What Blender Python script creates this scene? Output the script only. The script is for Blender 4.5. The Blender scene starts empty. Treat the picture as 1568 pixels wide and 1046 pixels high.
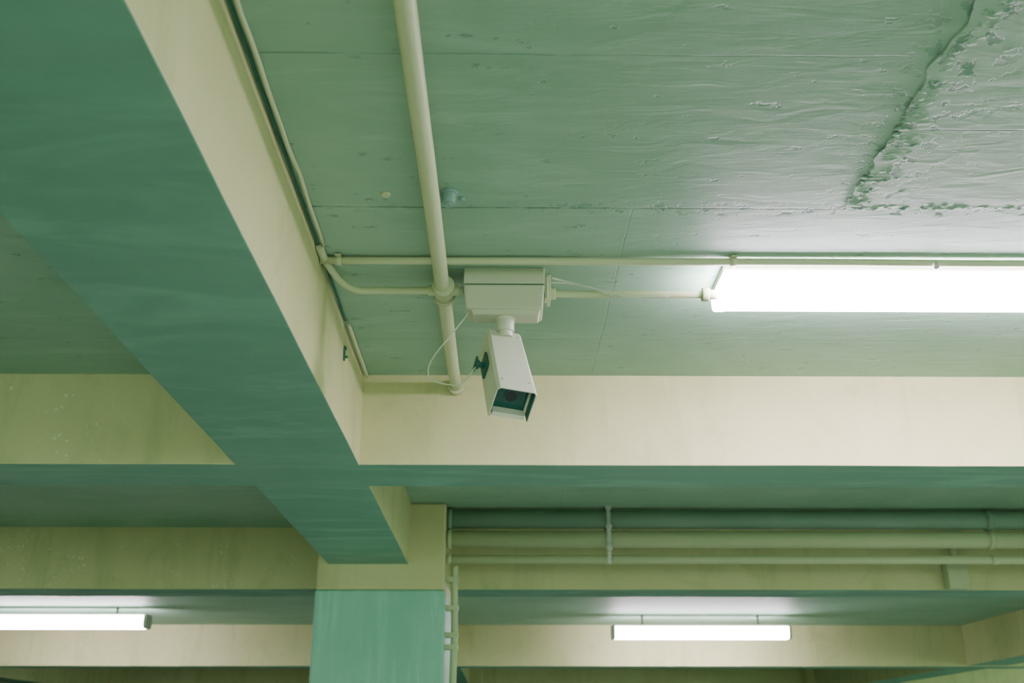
import bpy, bmesh, math, random
from mathutils import Vector, Matrix, noise
random.seed(4)
S=bpy.context.scene
EYE=1.6
ZC=3.0
# ---------------------------------------------------------------- node helpers
def mat_new(name):
    m=bpy.data.materials.new(name); m.use_nodes=True
    nt=m.node_tree; b=nt.nodes['Principled BSDF']
    b.inputs['Specular IOR Level'].default_value=.35
    return m,nt,b
def N(nt,t,**k):
    n=nt.nodes.new(t)
    for a,v in k.items(): setattr(n,a,v)
    return n
def lk(nt,a,b): nt.links.new(a,b)
def math_n(nt,op,a,b=None,c=None,clamp=False):
    n=N(nt,'ShaderNodeMath',operation=op); n.use_clamp=clamp
    for i,v in enumerate((a,b,c)):
        if v is None: continue
        if isinstance(v,(int,float)): n.inputs[i].default_value=v
        else: lk(nt,v,n.inputs[i])
    return n.outputs[0]
def maprange(nt,v,a,b,c=0,d=1):
    n=N(nt,'ShaderNodeMapRange'); n.interpolation_type='SMOOTHSTEP'
    lk(nt,v,n.inputs[0])
    for i,x in enumerate((a,b,c,d)): n.inputs[i+1].default_value=x
    return n.outputs[0]
def mixc(nt,f,a,b,mode='MIX'):
    n=N(nt,'ShaderNodeMix',data_type='RGBA',blend_type=mode)
    if isinstance(f,(int,float)): n.inputs[0].default_value=f
    else: lk(nt,f,n.inputs[0])
    for i,v in ((6,a),(7,b)):
        if isinstance(v,tuple): n.inputs[i].default_value=(*v[:3],1)
        else: lk(nt,v,n.inputs[i])
    return n.outputs[2]
def worldpos(nt,scale=(1,1,1),rot=(0,0,0)):
    g=N(nt,'ShaderNodeNewGeometry'); m=N(nt,'ShaderNodeMapping')
    m.inputs['Scale'].default_value=scale; m.inputs['Rotation'].default_value=rot
    lk(nt,g.outputs['Position'],m.inputs['Vector']); return m.outputs[0]
def noise_n(nt,vec,scale,detail=4,rough=.55,dist=0):
    n=N(nt,'ShaderNodeTexNoise'); n.inputs['Scale'].default_value=scale
    n.inputs['Detail'].default_value=detail; n.inputs['Roughness'].default_value=rough
    n.inputs['Distortion'].default_value=dist
    lk(nt,vec,n.inputs['Vector']); return n.outputs['Fac']
def bump(nt,h,dist,strength=1,prev=None):
    b=N(nt,'ShaderNodeBump'); b.inputs['Distance'].default_value=dist
    b.inputs['Strength'].default_value=strength; lk(nt,h,b.inputs['Height'])
    if prev is not None: lk(nt,prev,b.inputs['Normal'])
    return b.outputs[0]

def paint(name,col,col2,rough=.5,bumpd=.002,specks=0,streak=None,stain=None):
    m,nt,b=mat_new(name)
    p=worldpos(nt)
    n1=noise_n(nt,p,1.3,4,.6,.4)
    c=mixc(nt,maprange(nt,n1,.35,.68),col,col2)
    n2=noise_n(nt,p,34,3,.7)
    dark=tuple(x*.7 for x in col)
    c=mixc(nt,maprange(nt,n2,.66,.8,0,.3),c,dark)
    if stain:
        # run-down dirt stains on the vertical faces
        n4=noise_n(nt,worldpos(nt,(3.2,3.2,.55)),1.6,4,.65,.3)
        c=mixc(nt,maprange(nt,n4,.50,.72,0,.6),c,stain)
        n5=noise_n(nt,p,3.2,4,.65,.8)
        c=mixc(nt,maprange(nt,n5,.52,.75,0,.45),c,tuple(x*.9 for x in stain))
    if streak:
        ps=worldpos(nt,streak)
        n3=noise_n(nt,ps,2.0,3,.6,.8)
        lt=tuple(min(1,x*1.3) for x in col)
        c=mixc(nt,maprange(nt,n3,.50,.70,0,.65),c,lt)
        lk(nt,maprange(nt,n3,.4,.7,rough+.08,rough-.12),b.inputs['Roughness'])
    else: b.inputs['Roughness'].default_value=rough
    if specks:
        v=N(nt,'ShaderNodeTexVoronoi'); v.inputs['Scale'].default_value=34
        lk(nt,mixc(nt,.035,p,noise_col(nt,p,22)),v.inputs['Vector'])
        r=math_n(nt,'MULTIPLY',maprange(nt,noise_n(nt,p,6,2),.36,.72),.30)
        msk=maprange(nt,math_n(nt,'SUBTRACT',r,v.outputs['Distance']),0,.06,0,1)
        sx=N(nt,'ShaderNodeSeparateXYZ'); lk(nt,p,sx.inputs[0])
        zl=maprange(nt,sx.outputs[0],-1.6,-1.2,1,.12)
        zone=math_n(nt,'MULTIPLY',maprange(nt,noise_n(nt,p,1.7,2),.38,.52,0,1),zl)
        c=mixc(nt,math_n(nt,'MULTIPLY',math_n(nt,'MULTIPLY',msk,zone),specks),c,(.74,.80,.64))
    lk(nt,c,b.inputs['Base Color'])
    h=noise_n(nt,p,9,4,.6)
    lk(nt,bump(nt,h,bumpd*4,.5),b.inputs['Normal'])
    return m
def noise_col(nt,vec,scale):
    n=N(nt,'ShaderNodeTexNoise'); n.inputs['Scale'].default_value=scale; n.inputs['Detail'].default_value=2
    lk(nt,vec,n.inputs['Vector']); return n.outputs['Color']

GREEN=(.22,.40,.275); GREEN2=(.275,.455,.325)
M_soff=paint('green_gloss_paint',(.135,.32,.23),(.165,.36,.26),.5,.0015,streak=(.7,2.6,1))  # streak paints glossy reflections into the soffit colour as lighter bands
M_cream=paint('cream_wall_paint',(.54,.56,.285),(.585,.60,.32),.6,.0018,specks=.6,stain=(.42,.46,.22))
M_teal=paint('teal_column_paint',(.20,.52,.385),(.25,.57,.43),.5,.002,streak=(9,9,.5))
M_floor=paint('concrete_floor_paint',(.46,.55,.44),(.50,.58,.48),.6,.002)
M_back=paint('back_wall_paint',(.10,.28,.19),(.13,.32,.22),.6,.002)
M_pipe=paint('painted_pipe_cream',(.47,.56,.33),(.53,.60,.37),.5,.0004)
M_pipeg=paint('painted_pipe_green',(.21,.36,.27),(.25,.40,.30),.5,.0004)
M_box=paint('camera_enamel',(.50,.57,.40),(.53,.59,.43),.4,.0001)
M_hood=paint('camera_hood_enamel',(.62,.67,.53),(.65,.69,.55),.38,.0001)
M_white=paint('lamp_housing_enamel',(.40,.46,.36),(.44,.50,.40),.4,.0002)
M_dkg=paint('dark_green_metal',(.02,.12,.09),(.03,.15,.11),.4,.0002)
M_tealcap=paint('teal_plastic',(.20,.36,.31),(.23,.40,.35),.4,.0002)

def simple(name,col,rough=.5,metal=0,emit=None,es=0):
    m,nt,b=mat_new(name)
    n=noise_n(nt,worldpos(nt),25,2)
    c=mixc(nt,maprange(nt,n,.3,.7),col,tuple(x*.85 for x in col))
    lk(nt,c,b.inputs['Base Color'])
    b.inputs['Roughness'].default_value=rough; b.inputs['Metallic'].default_value=metal
    if emit:
        b.inputs['Emission Color'].default_value=(*emit,1); b.inputs['Emission Strength'].default_value=es
    return m
M_gap=simple('dark_crack_filler',(.035,.14,.09),.8)
M_glass=simple('camera_window_glass',(.008,.10,.08),.08)
M_lens=simple('lens_glass',(.004,.03,.028),.05)
M_cable=simple('cable_sheath',(.50,.60,.44),.5)
M_steel=simple('galvanised_steel',(.6,.65,.6),.35,.6)
M_tube=simple('fluorescent_diffuser',(.9,.85,.9),.4,0,(1.0,.79,.96),88)
M_tubef=simple('fluorescent_diffuser_far',(.9,.85,.9),.4,0,(1.0,.83,.95),52)

# ceiling material --------------------------------------------------------
def ceiling_mat(name,G1,G2):
    m,nt,b=mat_new(name)
    p=worldpos(nt); sx=N(nt,'ShaderNodeSeparateXYZ'); lk(nt,p,sx.inputs[0])
    X,Y=sx.outputs[0],sx.outputs[1]
    n1=noise_n(nt,p,1.1,4,.6,.5)
    c=mixc(nt,maprange(nt,n1,.35,.65),G1,G2)
    ns=noise_n(nt,worldpos(nt,(1.2,5,1),(0,0,math.radians(-28))),1.7,4,.6,.9)
    c=mixc(nt,maprange(nt,ns,.5,.72,0,.45),c,tuple(x*1.2 for x in G2))
    c=mixc(nt,maprange(nt,noise_n(nt,p,5,5,.7),.58,.75,0,.35),c,tuple(x*.78 for x in G1))
    wob=math_n(nt,'MULTIPLY',math_n(nt,'SUBTRACT',noise_n(nt,p,6,3),.5),.012)
    def line(coord,v,w):
        d=math_n(nt,'ABSOLUTE',math_n(nt,'SUBTRACT',math_n(nt,'ADD',coord,wob),v))
        return maprange(nt,d,w*.4,w,1,0)
    def lt(a,v): return math_n(nt,'LESS_THAN',a,v)
    def gt(a,v): return math_n(nt,'GREATER_THAN',a,v)
    mul=lambda a,b_: math_n(nt,'MULTIPLY',a,b_)
    L=mul(mul(line(Y,1.884,.003),lt(X,.93)),.55)
    for t in (mul(line(Y,2.573,.005),.9), mul(line(Y,3.58,.003),.35), mul(mul(line(X,.36,.0025),gt(Y,2.573)),.3),
              mul(mul(line(Y,2.16,.004),gt(X,1.0)),.8), mul(line(Y,5.0,.004),.7),
              mul(mul(line(Y,2.908,.012),gt(X,-.15)),lt(X,.72))):  # shadow of the ceiling conduit, painted in as a dark line
        L=math_n(nt,'MAXIMUM',L,t)
    brk=maprange(nt,noise_n(nt,p,11,3),.36,.56,.2,1)
    L=mul(L,brk)
    c=mixc(nt,mul(L,.75),c,(.04,.17,.11))
    ch=maprange(nt,noise_n(nt,p,24,4,.6),.54,.60)
    zone=maprange(nt,math_n(nt,'ABSOLUTE',math_n(nt,'SUBTRACT',Y,2.573)),.01,.05,1,0)
    zx=maprange(nt,math_n(nt,'ABSOLUTE',math_n(nt,'SUBTRACT',X,1.0)),.02,.16,1,0)
    zx=mul(zx,lt(Y,2.6))
    zone=math_n(nt,'MAXIMUM',mul(zone,maprange(nt,X,.0,.4,.3,1)),zx)
    sparse=mul(maprange(nt,noise_n(nt,worldpos(nt,(1,3,1)),7,3),.60,.66),.7)
    chips=mul(ch,math_n(nt,'MAXIMUM',zone,sparse))
    c=mixc(nt,mul(chips,.6),c,(.07,.22,.15))
    lk(nt,c,b.inputs['Base Color'])
    b.inputs['Roughness'].default_value=.58
    ps=worldpos(nt,(2.2,7,1),(0,0,math.radians(-28)))
    h1=noise_n(nt,ps,2.4,3,.5,.8)
    ps2=worldpos(nt,(6,60,1),(0,0,math.radians(-24)))
    h2=noise_n(nt,ps2,2,3,.5,.5)
    nb=bump(nt,h1,.010,.34)
    nb=bump(nt,h2,.0012,.4,nb)
    hh=math_n(nt,'ADD',L,mul(chips,.8))
    inv=math_n(nt,'SUBTRACT',1,hh)
    nb=bump(nt,inv,.004,.9,nb)
    lk(nt,nb,b.inputs['Normal'])
    return m
M_ceil=ceiling_mat('ceiling_green_plaster',GREEN,GREEN2)
M_patch=ceiling_mat('ceiling_patch_plaster',(.26,.43,.32),(.35,.52,.40))  # lamp glow put into the patch colour, lighter than the ceiling

# ---------------------------------------------------------------- mesh helpers
def link(o): S.collection.objects.link(o); return o
def empty(name,loc):
    e=bpy.data.objects.new(name,None); e.location=loc; e.empty_display_size=.1
    return link(e)
def mk(name,bm,mats,parent=None,bevel=0,smooth=False,seg=2):
    bmesh.ops.recalc_face_normals(bm,faces=bm.faces)
    me=bpy.data.meshes.new(name); bm.to_mesh(me); bm.free()
    if not isinstance(mats,(list,tuple)): mats=[mats]
    for m in mats: me.materials.append(m)
    o=link(bpy.data.objects.new(name,me))
    if smooth:
        for f in me.polygons: f.use_smooth=True
    if bevel:
        md=o.modifiers.new('bevel','BEVEL'); md.width=bevel; md.segments=seg; md.limit_method='ANGLE'; md.angle_limit=math.radians(35)
        md.harden_normals=False
    if parent is not None:
        o.parent=parent; o.matrix_parent_inverse=Matrix.Translation(-Vector(parent.location))
    return o
def add_box(bm,x0,x1,y0,y1,z0,z1,M=None,mi=0):
    vs=[bm.verts.new(((x0,x1)[i&1],(y0,y1)[i>>1&1],(z0,z1)[i>>2&1])) for i in range(8)]
    for q in ((0,1,3,2),(4,5,7,6),(0,1,5,4),(2,3,7,6),(0,2,6,4),(1,3,7,5)):
        f=bm.faces.new([vs[i] for i in q]); f.material_index=mi
    if M is not None: bmesh.ops.transform(bm,matrix=M,verts=vs)
    return vs
def add_cyl(bm,p0,p1,r0,r1=None,n=24,mi=0,cap=True):
    p0=Vector(p0);p1=Vector(p1); r1=r0 if r1 is None else r1
    d=(p1-p0).normalized(); a=d.orthogonal().normalized(); b=d.cross(a)
    A=[];B=[]
    for i in range(n):
        t=2*math.pi*i/n; w=a*math.cos(t)+b*math.sin(t)
        A.append(bm.verts.new(p0+w*r0)); B.append(bm.verts.new(p1+w*r1))
    for i in range(n):
        f=bm.faces.new((A[i],A[(i+1)%n],B[(i+1)%n],B[i])); f.smooth=True; f.material_index=mi
    if cap:
        for L in (A,B):
            f=bm.faces.new(L); f.material_index=mi
def catmull(pts,sub=8):
    P=[Vector(p) for p in pts]; out=[]
    for i in range(len(P)-1):
        p0=P[max(i-1,0)];p1=P[i];p2=P[i+1];p3=P[min(i+2,len(P)-1)]
        for j in range(sub):
            t=j/sub
            out.append(.5*((2*p1)+(-p0+p2)*t+(2*p0-5*p1+4*p2-p3)*t*t+(-p0+3*p1-3*p2+p3)*t**3))
    out.append(P[-1]); return out
def add_tube(bm,pts,r,n=16,mi=0):
    rings=[]; a=None
    for i,p in enumerate(pts):
        d=(pts[min(i+1,len(pts)-1)]-pts[max(i-1,0)]).normalized()
        if a is None: a=d.orthogonal().normalized()
        a=(a-d*a.dot(d)).normalized(); b=d.cross(a)
        rings.append([bm.verts.new(p+(a*math.cos(2*math.pi*k/n)+b*math.sin(2*math.pi*k/n))*r) for k in range(n)])
    for i in range(len(rings)-1):
        for k in range(n):
            f=bm.faces.new((rings[i][k],rings[i][(k+1)%n],rings[i+1][(k+1)%n],rings[i+1][k])); f.smooth=True; f.material_index=mi
    for L in (rings[0],rings[-1]): bm.faces.new(L).material_index=mi
def wavy_line(p0,p1,step=.12,amp=.002,seed=0):
    p0=Vector(p0);p1=Vector(p1);n=max(2,int((p1-p0).length/step))
    return [p0.lerp(p1,i/n)+noise.noise_vector(Vector((i*.5,seed*7.3,1)))*amp for i in range(n+1)]

# ---------------------------------------------------------------- room shell
XL,XR,Y0,Y1=-13,13,-6,26
bm=bmesh.new(); add_box(bm,XL,XR,Y0,Y1,-.2,0); mk('floor',bm,M_floor)
bm=bmesh.new(); add_box(bm,XL,XR,Y0,Y1,ZC,ZC+.25); mk('ceiling',bm,M_ceil)
bm=bmesh.new(); add_box(bm,XL,XR,Y1,Y1+.2,-.2,ZC+.25); mk('wall_back',bm,M_back)
bm=bmesh.new(); add_box(bm,XL-.2,XL,Y0,Y1,-.2,ZC+.25); mk('wall_left_unseen',bm,M_cream)  # unseen wall, raised to full height to shut out light from the left
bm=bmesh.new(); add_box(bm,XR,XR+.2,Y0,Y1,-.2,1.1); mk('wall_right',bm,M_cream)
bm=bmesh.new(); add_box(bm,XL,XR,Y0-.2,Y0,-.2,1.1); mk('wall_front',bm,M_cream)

def beam(name,x0,x1,y0,y1,zb,axis,amp=.0025):
    """concrete beam: green soffit, cream sides"""
    bm=bmesh.new(); 
    L=(x1-x0) if axis=='x' else (y1-y0); n=max(2,int(L/.15))
    rings=[]
    for i in range(n+1):
        t=i/n
        row=[]
        if axis=='x':
            x=x0+(x1-x0)*t
            c=[(x,y0,ZC+.01),(x,y0,(ZC+zb)/2),(x,y0,zb),(x,y1,zb),(x,y1,(ZC+zb)/2),(x,y1,ZC+.01)]
        else:
            y=y0+(y1-y0)*t
            c=[(x0,y,ZC+.01),(x0,y,(ZC+zb)/2),(x0,y,zb),(x1,y,zb),(x1,y,(ZC+zb)/2),(x1,y,ZC+.01)]
        for q in c:
            v=Vector(q); nn=noise.noise_vector(v*1.7)+noise.noise_vector(v*5)*.4
            if axis=='x': nn.x=0
            else: nn.y=0
            row.append(bm.verts.new(v+nn*amp))
        rings.append(row)
    for i in range(n):
        for k in range(5):
            f=bm.faces.new((rings[i][k],rings[i][k+1],rings[i+1][k+1],rings[i+1][k]))
            f.material_index=1 if k==2 else 0; f.smooth=False
        f=bm.faces.new((rings[i][5],rings[i][0],rings[i+1][0],rings[i+1][5]))
    bm.faces.new(rings[0]); bm.faces.new(rings[-1])
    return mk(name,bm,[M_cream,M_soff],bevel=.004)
HB=2.629; 
YB=[(3.98,4.341,HB),(7.12,7.48,2.586),(13.18,13.55,2.517),(20,20.4,2.50),(-2.3,-1.94,HB)]
for a,b_,z in YB: beam('ceiling_beam',XL,XR,a,b_,z,'x')
BX0,BX1=-1.04,-.5585
def lbeam(x0,x1,ys,zb):
    for a,b_ in ys: beam('ceiling_beam',x0,x1,a,b_,zb,'y')
lbeam(BX0,BX1,[(-5.9,-2.29),(-1.95,3.99),(4.33,6.36),(7.47,13.19),(13.54,20.01)],HB-.001)
lbeam(5.66,6.14,[(-1.95,3.99),(4.33,7.13),(7.47,13.19),(13.54,20.01)],2.53)
lbeam(-7.6,-7.1,[(-1.95,3.99),(4.33,7.13),(7.47,13.19),(13.54,20.01)],2.53)

# column -----------------------------------------------------------------
def column(x0,x1,y0,y1,zs,top=ZC):
    bm=bmesh.new(); add_box(bm,x0,x1,y0,y1,0,zs,mi=0)
    add_box(bm,x0+.002,x1-.002,y0+.002,y1-.002,zs,top,mi=1)
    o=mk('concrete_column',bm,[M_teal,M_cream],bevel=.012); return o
column(-1.11,-.339,6.34,7.3,2.477)
column(-1.11,-.339,19.7,20.6,2.40)
column(5.5,6.3,19.7,20.6,2.40)
column(5.5,6.3,6.34,7.3,2.477)
column(-7.75,-6.95,6.34,7.3,2.477)

# ---------------------------------------------------------------- ceiling patch with ragged edge
bm=bmesh.new()
def ragged(a,b_,n,amp,seed):
    a=Vector(a);b_=Vector(b_);d=(b_-a).normalized();nrm=Vector((-d.y,d.x,0));out=[]
    for i in range(n):
        t=i/n;p=a.lerp(b_,t); k=noise.noise(p*9+Vector((seed,0,0)))+.7*noise.noise(p*30+Vector((0,seed,0)))
        out.append(p+nrm*k*amp)
    return out
out=ragged((.95,-1.0,0),(.95,2.565,0),200,.014,1)+ragged((.95,2.565,0),(5.6,2.565,0),200,.007,2)+[Vector((5.6,2.565,0)),Vector((5.6,-1.0,0))]
PT=.007
v0=[bm.verts.new((p.x,p.y,ZC-PT)) for p in out]; v1=[bm.verts.new((p.x,p.y,ZC)) for p in out]
bm.faces.new(v0); bm.faces.new(v1)
for i in range(len(out)): bm.faces.new((v0[i],v0[(i+1)%len(out)],v1[(i+1)%len(out)],v1[i]))
bmesh.ops.triangulate(bm,faces=[f for f in bm.faces if len(f.verts)>4])
mk('ceiling_plaster_patch',bm,M_patch)

# paint flakes along patch edge (one mesh)
bm=bmesh.new()
for i in range(240):
    if random.random()<.7: x=.955+abs(random.gauss(0,.04)); y=random.uniform(1.3,2.56)
    else: x=random.uniform(.95,1.9); y=2.56-abs(random.gauss(0,.012))
    r=random.uniform(.003,.012); n=7; a0=random.random()*6
    z=ZC-PT-.0005
    el=random.uniform(.4,1)
    ring=[];c=bm.verts.new((x,y,z-.003*random.random()-.0010))
    ang=random.uniform(-.6,.2)
    for k in range(n):
        t=a0+2*math.pi*k/n; rr=r*random.uniform(.6,1.3); u=rr*math.cos(t)*1.5; w=rr*math.sin(t)*el
        ring.append(bm.verts.new((x+u*math.cos(ang)-w*math.sin(ang),y+u*math.sin(ang)+w*math.cos(ang),z+.0004)))
    for k in range(n): bm.faces.new((c,ring[k],ring[(k+1)%n]))
mk('paint_flakes',bm,M_ceil)

# ---------------------------------------------------------------- conduits
bm=bmesh.new()
add_tube(bm,wavy_line((BX1+.024,-1.9,ZC-.006),(BX1+.024,2.80,ZC-.006),.08,.005,1),.006,8)
mk('corner_cable',bm,M_pipe)
bm=bmesh.new()
pts=wavy_line((BX1+.008,-1.9,ZC-.003),(BX1+.008,3.4,ZC-.003),.06,.004,3)
add_tube(bm,pts,.0045,6); mk('corner_crack',bm,M_gap)
bm=bmesh.new()
add_tube(bm,wavy_line((BX1+.016,3.42,ZC-.010),(BX1+.016,3.97,ZC-.010),.06,.002,8),.007,10)
mk('corner_conduit',bm,M_pipe)
bm=bmesh.new()
add_box(bm,BX1+.001,BX1+.007,3.44,3.450,EYE+1.265,EYE+1.32)
add_box(bm,BX1+.006,BX1+.016,3.44,3.450,EYE+1.275,EYE+1.282)
add_cyl(bm,(BX1+.003,3.445,EYE+1.31),(BX1+.011,3.445,EYE+1.31),.005,n=10)
mk('wall_hook',bm,M_dkg,bevel=.001)

def strap(bm,x,y,z,r,axis,w=.022,mi=0):
    if axis=='x':
        add_cyl(bm,(x-w/2,y,z),(x+w/2,y,z),r*1.22,n=20,mi=mi)
        add_box(bm,x-w/2,x+w/2,y-r*2.3,y+r*2.3,z+r*.75,z+r*1.0,mi=mi)
    else:
        add_cyl(bm,(x,y-w/2,z),(x,y+w/2,z),r*1.22,n=20,mi=mi)
        add_box(bm,x-r*2.3,x+r*2.3,y-w/2,y+w/2,z+r*.75,z+r*1.0,mi=mi)
bm=bmesh.new()
PX,PZ=-.185,EYE+1.345
add_tube(bm,wavy_line((PX-.012,-1.9,PZ),(PX,3.972,PZ),.25,.003,5),.0225,20)
add_cyl(bm,(PX,3.945,PZ),(PX,3.974,PZ),.032,n=20)
add_cyl(bm,(PX,2.985,PZ),(PX,3.06,PZ),.031,n=20)
add_cyl(bm,(PX,2.978,PZ),(PX,2.992,PZ),.035,n=20)
add_cyl(bm,(PX,3.052,PZ),(PX,3.066,PZ),.035,n=20)
for yy in (.6,): strap(bm,PX,yy,PZ,.0225,'y')
for yy in (.6,3.02): add_cyl(bm,(PX,yy,PZ),(PX,yy,ZC-.0005),.008,n=10)
mk('water_pipe',bm,M_pipe)
bm=bmesh.new()
CZ=EYE+1.384
add_tube(bm,wavy_line((BX1+.004,2.885,CZ),(5.65,2.885,CZ),.2,.002,6),.0115,14)
for xx in (-.50,.705,2.4,4.0): strap(bm,xx,2.885,CZ,.0115,'x',.018)
mk('ceiling_conduit',bm,M_pipe)
bm=bmesh.new()
add_cyl(bm,(1.32,2.872,CZ-.010),(1.32,2.866,CZ-.022),.009,n=14)
mk('conduit_screw',bm,M_steel,bevel=.001)
bm=bmesh.new()
KY,KZ=3.02,EYE+1.345
pts=catmull([(-.545,2.80,ZC-.012),(-.54,2.90,ZC-.014),(-.51,2.985,ZC-.035),(-.46,3.015,KZ),(-.38,KY,KZ),(-.25,KY,KZ),(-.1225,KY,KZ)],8)
add_tube(bm,pts,.0115,14)
add_cyl(bm,(PX-.05,KY,KZ),(PX+.05,KY,KZ),.0165,n=18)
mk('feed_conduit',bm,M_pipe,bevel=.002)
bm=bmesh.new()
add_cyl(bm,(.151,KY,KZ-.01),(.66,KY,KZ-.01),.0115,n=16)
add_cyl(bm,(.150,KY,KZ-.01),(.168,KY,KZ-.01),.019,n=6)
add_cyl(bm,(.630,KY,KZ-.01),(.652,KY,KZ-.01),.022,n=18)
add_cyl(bm,(.652,KY-.0,KZ-.01),(.683,KY,KZ-.01),.016,n=18)
add_box(bm,.1395,.151,KY-.05,KY+.035,KZ-.04,KZ+.035)
mk('feed_conduit',bm,M_pipe,bevel=.002)
bm=bmesh.new()
add_tube(bm,catmull([(.152,2.965,EYE+1.365),(.20,2.985,EYE+1.362),(.29,2.99,EYE+1.34),(.36,3.0,EYE+1.318),(.46,3.0,EYE+1.318),(.52,3.005,EYE+1.322)],8),.0028,8)
add_tube(bm,catmull([(.152,2.965,EYE+1.35),(.22,2.98,EYE+1.352),(.31,2.985,EYE+1.333),(.40,3.0,EYE+1.315),(.50,3.0,EYE+1.32)],8),.0022,8)
mk('signal_cable',bm,M_cable)

bm=bmesh.new()
X,Y=-.147,2.49
add_cyl(bm,(X,Y,ZC),(X,Y,ZC-.035),.020,.018,n=20); add_cyl(bm,(X,Y,ZC-.035),(X,Y,ZC-.041),.012,n=16)
add_cyl(bm,(X,Y,ZC),(X,Y,ZC-.006),.024,n=20)
add_cyl(bm,(X+.035,Y+.03,ZC),(X+.035,Y+.03,ZC-.01),.008,n=12)
mk('ceiling_anchor_plug',bm,M_tealcap,bevel=.001)
bm=bmesh.new(); add_cyl(bm,(-.318,2.50,ZC),(-.318,2.50,ZC-.006),.014,.011,n=20); mk('ceiling_cover_disc',bm,M_pipe)

# ---------------------------------------------------------------- security camera
cam=empty('security_camera',(.005,3.02,ZC))
bm=bmesh.new()
bx0,bx1,by0,by1=-.121,.131,2.962,3.085; zt,zb=ZC,EYE+1.262
def prism(bm,sec_top,sec_bot,mi=0):
    a=[bm.verts.new(p) for p in sec_top]; b=[bm.verts.new(p) for p in sec_bot]
    bm.faces.new(a).material_index=mi; bm.faces.new(b).material_index=mi
    for i in range(len(a)): bm.faces.new((a[i],a[(i+1)%len(a)],b[(i+1)%len(a)],b[i])).material_index=mi
def rect(x0,x1,y0,y1,z): return [(x0,y0,z),(x1,y0,z),(x1,y1,z),(x0,y1,z)]
zs=ZC-.055
prism(bm,rect(bx0,bx1,by0,by1,zt),rect(bx0,bx1,by0,by1,zs))
mk('mount_box_base',bm,M_box,cam,.003)
bm=bmesh.new()
prism(bm,rect(bx0-.001,bx1+.001,by0-.003,by1,zs-.0035),rect(bx0+.008,bx1-.006,by0+.004,by1-.01,zb))
mk('mount_box_cover',bm,M_box,cam,.006)
bm=bmesh.new(); add_box(bm,bx0+.004,bx1-.004,by0+.004,by1-.004,zs-.004,zs+.002); mk('mount_box_seam',bm,M_gap,cam)
bm=bmesh.new()
prism(bm,rect(bx0+.022,bx1-.012,by0+.010,by1-.02,zb+.001),rect(bx0+.03,bx1-.02,by0+.018,by1-.03,zb-.014)); mk('mount_box_bottom',bm,M_box,cam,.003)
bm=bmesh.new()
for px_ in (bx0+.012,bx1-.012):
    add_cyl(bm,(px_,by0-.004,zs-.02),(px_,by0+.004,zs-.02),.0035,n=12)
mk('mount_box_screws',bm,M_steel,cam)
bm=bmesh.new(); add_box(bm,bx1,bx1+.008,by0+.01,by0+.05,ZC-.10,ZC-.035); add_cyl(bm,(bx1+.008,by0+.008,ZC-.10),(bx1+.008,by0+.008,ZC-.03),.004,n=10); mk('mount_box_hinge',bm,M_box,cam,.001)
bm=bmesh.new(); nx,ny=.010,3.018
add_cyl(bm,(nx,ny,zb),(nx,ny,EYE+1.205),.027,n=32)
add_cyl(bm,(nx,ny,zb-.004),(nx,ny,zb-.022),.031,n=32)
add_cyl(bm,(nx,ny,EYE+1.218),(nx,ny,EYE+1.188),.022,n=32)
mk('neck',bm,M_hood,cam,.002)
p_=math.radians(50); ps=math.radians(10); ro=math.radians(7)
a=Vector((math.sin(ps)*math.cos(p_),-math.cos(ps)*math.cos(p_),-math.sin(p_)))
n_=Vector((math.sin(ps)*math.sin(p_),-math.cos(ps)*math.sin(p_),math.cos(p_)))
r_=Vector((math.cos(ps),math.sin(ps),0))
n2=n_*math.cos(ro)+r_*math.sin(ro); r2=r_*math.cos(ro)-n_*math.sin(ro)
B=Vector((.006,3.03,EYE+1.212))
HM=Matrix(((r2.x,a.x,n2.x,B.x),(r2.y,a.y,n2.y,B.y),(r2.z,a.z,n2.z,B.z),(0,0,0,1)))
def hk(name,bm,mats,bevel=0,seg=2):
    bmesh.ops.transform(bm,matrix=HM,verts=bm.verts); return mk(name,bm,mats,cam,bevel,seg=seg)
W=.060;H=.108;L=.35;T=.0035
def prof(w,top,bot,ch):
    return [(-w,bot),(-w,top-ch),(-w+ch,top),(w-ch,top),(w,top-ch),(w,bot)]
bm=bmesh.new()
def hood_ring(v_top,v_bot,w_scale=1):
    o=[];i=[]
    for (u,w) in prof(W*w_scale,0,-H,.008):
        t=(-w)/H; v=v_top+(v_bot-v_top)*t; o.append(bm.verts.new((u,v,w)))
    for (u,w) in prof(W*w_scale-T,-T,-H,.007):
        t=(-w)/H; v=v_top+(v_bot-v_top)*t; i.append(bm.verts.new((u,v,w)))
    return o,i
o0,i0=hood_ring(0,.0,.93); o1,i1=hood_ring(L,L-.012,1.0)
for k in range(5):
    bm.faces.new((o0[k],o0[k+1],o1[k+1],o1[k])); bm.faces.new((i0[k],i0[k+1],i1[k+1],i1[k]))
    bm.faces.new((o0[k],o0[k+1],i0[k+1],i0[k])); bm.faces.new((o1[k],o1[k+1],i1[k+1],i1[k]))
for k in (0,5): bm.faces.new((o0[k],o1[k],i1[k],i0[k]))
hk('hood',bm,M_hood,.0012)
bm=bmesh.new()
w=W-T-.002
VB=L-.060
sec0=[(-w*.92,0.002,-.006),(w*.92,0.002,-.006),(w*.92,0.002,-H+.006),(-w*.92,0.002,-H+.006)]
sec1=[(-w,VB+.001,-.006),(w,VB+.001,-.006),(w,VB+.001,-H+.002),(-w,VB+.001,-H+.002)]
prism(bm,sec0,sec1); hk('body',bm,M_box,.003)
bm=bmesh.new()
fw=.0065
v0_,v1_=VB,VB+.016
add_box(bm,-w,-w+fw,v0_,v1_,-H-.001,-.006); add_box(bm,w-fw,w,v0_,v1_,-H-.001,-.006)
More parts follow.
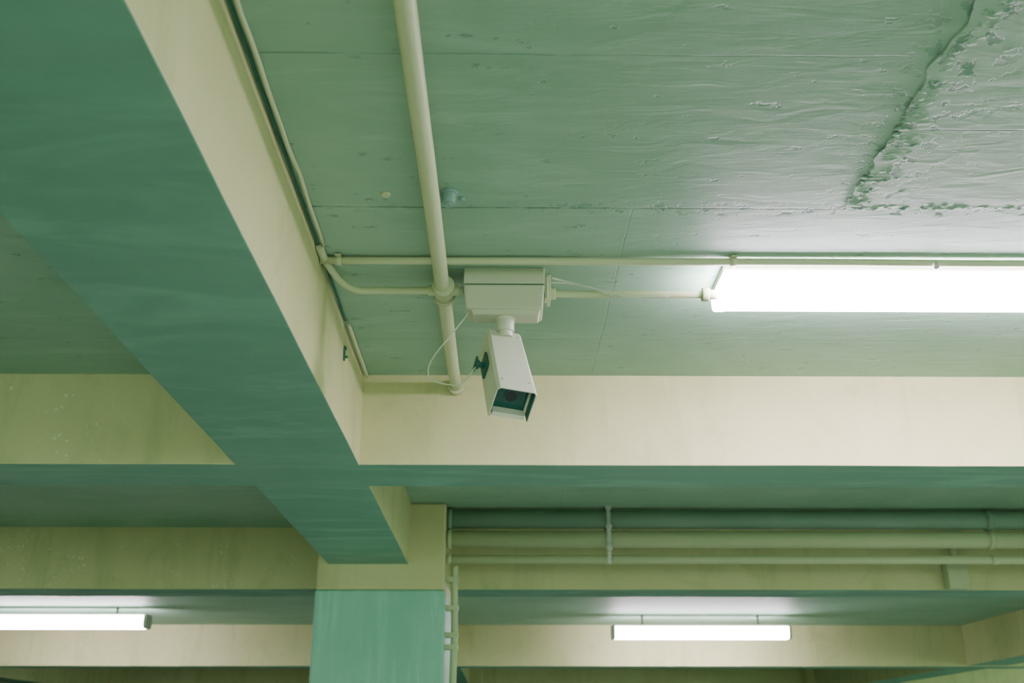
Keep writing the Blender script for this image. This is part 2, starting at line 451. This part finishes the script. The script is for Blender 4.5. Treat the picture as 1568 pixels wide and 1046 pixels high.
add_box(bm,-w+fw,w-fw,v0_,v1_,-.012,-.006); add_box(bm,-w+fw,w-fw,v0_,v1_+.022,-H-.001,-H+.012)
hk('front_frame',bm,M_hood,.0012)
bm=bmesh.new(); add_box(bm,-w+fw-.001,w-fw+.001,v0_,v0_+.007,-H+.011,-.011); hk('window_glass',bm,M_glass)
bm=bmesh.new(); add_cyl(bm,(0,v0_+.004,-H*.5),(0,v0_+.009,-H*.5),.024,.022,n=32); add_cyl(bm,(0,v0_+.008,-H*.5),(0,v0_+.0095,-H*.5),.018,n=32,mi=1); hk('lens',bm,[M_glass,M_lens])
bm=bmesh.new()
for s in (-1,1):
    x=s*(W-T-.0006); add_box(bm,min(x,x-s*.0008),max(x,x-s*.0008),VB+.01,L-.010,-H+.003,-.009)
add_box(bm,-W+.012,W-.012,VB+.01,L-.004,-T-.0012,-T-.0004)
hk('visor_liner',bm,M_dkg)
bm=bmesh.new()
add_box(bm,-W-.006,-W+.001,.10,.17,-.085,-.03)
add_cyl(bm,(-W-.004,.135,-.058),(-W-.026,.135,-.058),.009,n=16)
add_cyl(bm,(-W-.020,.135,-.058),(-W-.030,.135,-.058),.014,n=10)
add_box(bm,-W-.030,-W-.025,.112,.158,-.064,-.052)
add_box(bm,-W-.034,-W-.028,.128,.142,-.082,-.034)
hk('side_bracket',bm,M_dkg,.0012)
bm=bmesh.new()
for vv in (.03,.30):
    for uu in (-.04,.04): add_cyl(bm,(uu,vv,-.001),(uu,vv,.002),.0028,n=10)
hk('hood_screws',bm,M_steel)
bm=bmesh.new()
q=HM@Vector((-W-.028,.14,-.062))
add_tube(bm,catmull([(-.105,2.99,EYE+1.262),(-.11,2.98,EYE+1.245),(-.15,2.96,EYE+1.18),(-.205,2.95,EYE+1.10),(-.222,2.945,EYE+1.05),(-.205,2.945,EYE+1.02),(-.15,2.945,EYE+1.005),(-.115,2.945,EYE+1.015),tuple(q)],8),.0022,8)
mk('loop_cable',bm,M_cable,cam)

# ---------------------------------------------------------------- fluorescent fixtures
def fixture(x0,x1,y0,y1,ztop,tube,stems=0,h=.085,ht=.024):
    e=empty('fluorescent_light_fixture',((x0+x1)/2,(y0+y1)/2,ztop))
    bm=bmesh.new(); add_box(bm,x0,x1,y0+.012,y1-.012,ztop-ht,ztop-.001); mk('housing',bm,M_white,e,.003)
    bm=bmesh.new()
    c=(y0+y1)/2; hw=(y1-y0)/2
    sec=[(-hw,-ht),(-hw,-.045),(-hw*.93,-h*.82),(-hw*.72,-h),(hw*.72,-h),(hw*.93,-h*.82),(hw,-.045),(hw,-ht)]
    r0=[bm.verts.new((x0+.03,c+p,ztop+q)) for p,q in sec]; r1=[bm.verts.new((x1-.03,c+p,ztop+q)) for p,q in sec]
    for i in range(8): bm.faces.new((r0[i],r0[(i+1)%8],r1[(i+1)%8],r1[i]))
    bm.faces.new(r0); bm.faces.new(r1); mk('diffuser',bm,tube,e)
    for nm,xa,xb in (('end_cap_1',x0,x0+.0305),('end_cap_2',x1-.0305,x1)):
        bm=bmesh.new(); g=1.02
        r0=[bm.verts.new((xa,c+p*g,ztop+q*g)) for p,q in sec]; r1=[bm.verts.new((xb,c+p*g,ztop+q*g)) for p,q in sec]
        for i in range(8): bm.faces.new((r0[i],r0[(i+1)%8],r1[(i+1)%8],r1[i]))
        bm.faces.new(r0); bm.faces.new(r1); mk(nm,bm,tube if tube is M_tube else M_white,e)
    if stems:
        bm=bmesh.new()
        for xx in (x0+.35,x1-.35): add_cyl(bm,(xx,c,ztop-.005),(xx,c,ZC),.012,n=12)
        mk('hanger_stems',bm,M_white,e)
    return e
fixture(.684,2.75,2.925,3.135,ZC,M_tube)
fixture(1.243,3.254,12.05,12.25,EYE+1.285,M_tubef,1,.145,.02)
fixture(-5.77,-3.756,11.4,11.6,EYE+1.325,M_tubef,1,.145,.02)
fixture(1.4,3.4,-1.3,-1.1,ZC,M_tubef)  # unseen fixture added behind the camera as soft fill

# ---------------------------------------------------------------- pipes in second bay
def bgpipe(z,r,mat,name,y=6.5):
    bm=bmesh.new(); add_cyl(bm,(-.335,y,z),(5.49,y,z),r,n=28)
    for xx in (.66,3.05): add_cyl(bm,(xx-.02,y,z),(xx+.02,y,z),r*1.12,n=28)
    add_cyl(bm,(-.336,y,z),(-.31,y,z),r*1.15,n=28)
    mk(name,bm,mat)
bgpipe(EYE+1.332,.058,M_pipeg,'service_pipe')
bgpipe(EYE+1.208,.052,M_pipe,'service_pipe')
bgpipe(EYE+1.085,.026,M_pipe,'service_pipe')
bm=bmesh.new()
for xx in (.66,):
    add_box(bm,xx-.012,xx+.012,6.42,6.432,EYE+1.05,ZC)
    for zz in (1.39,1.27,1.14): add_cyl(bm,(xx,6.425,EYE+zz),(xx,6.40,EYE+zz),.02,n=12)
mk('pipe_hanger_bracket',bm,M_steel,bevel=.002)
bm=bmesh.new(); add_box(bm,2.98,3.12,7.03,7.115,EYE+.985,EYE+1.16); add_cyl(bm,(3.05,7.06,EYE+1.16),(3.05,7.06,ZC),.02,n=12); mk('junction_box',bm,M_pipe,bevel=.006)
bm=bmesh.new()
add_tube(bm,catmull([(-.29,6.55,EYE+1.05),(-.29,6.55,EYE+.9),(-.285,6.55,EYE+.6),(-.29,6.55,EYE+.2),(-.29,6.55,0)],6),.022,12)
for zz in (.55,.62,.78,.95): add_box(bm,-.338,-.262,6.52,6.58,EYE+zz,EYE+zz+.03)
mk('column_conduit',bm,M_pipe)

# ---------------------------------------------------------------- world
w=bpy.data.worlds.new('World'); S.world=w; w.use_nodes=True
nt=w.node_tree; bg=nt.nodes['Background']
bg.inputs[0].default_value=(.78,1.0,.78,1); bg.inputs[1].default_value=4.0

# ---------------------------------------------------------------- camera
c=bpy.data.cameras.new('Camera'); co=link(bpy.data.objects.new('Camera',c)); S.camera=co
c.sensor_width=36; c.lens=36.73; c.clip_start=.05
co.location=(0,0,EYE)
co.rotation_euler=(math.radians(90+21.24),0,math.radians(-.567))
c.dof.use_dof=True; c.dof.focus_distance=3.2; c.dof.aperture_fstop=4.0
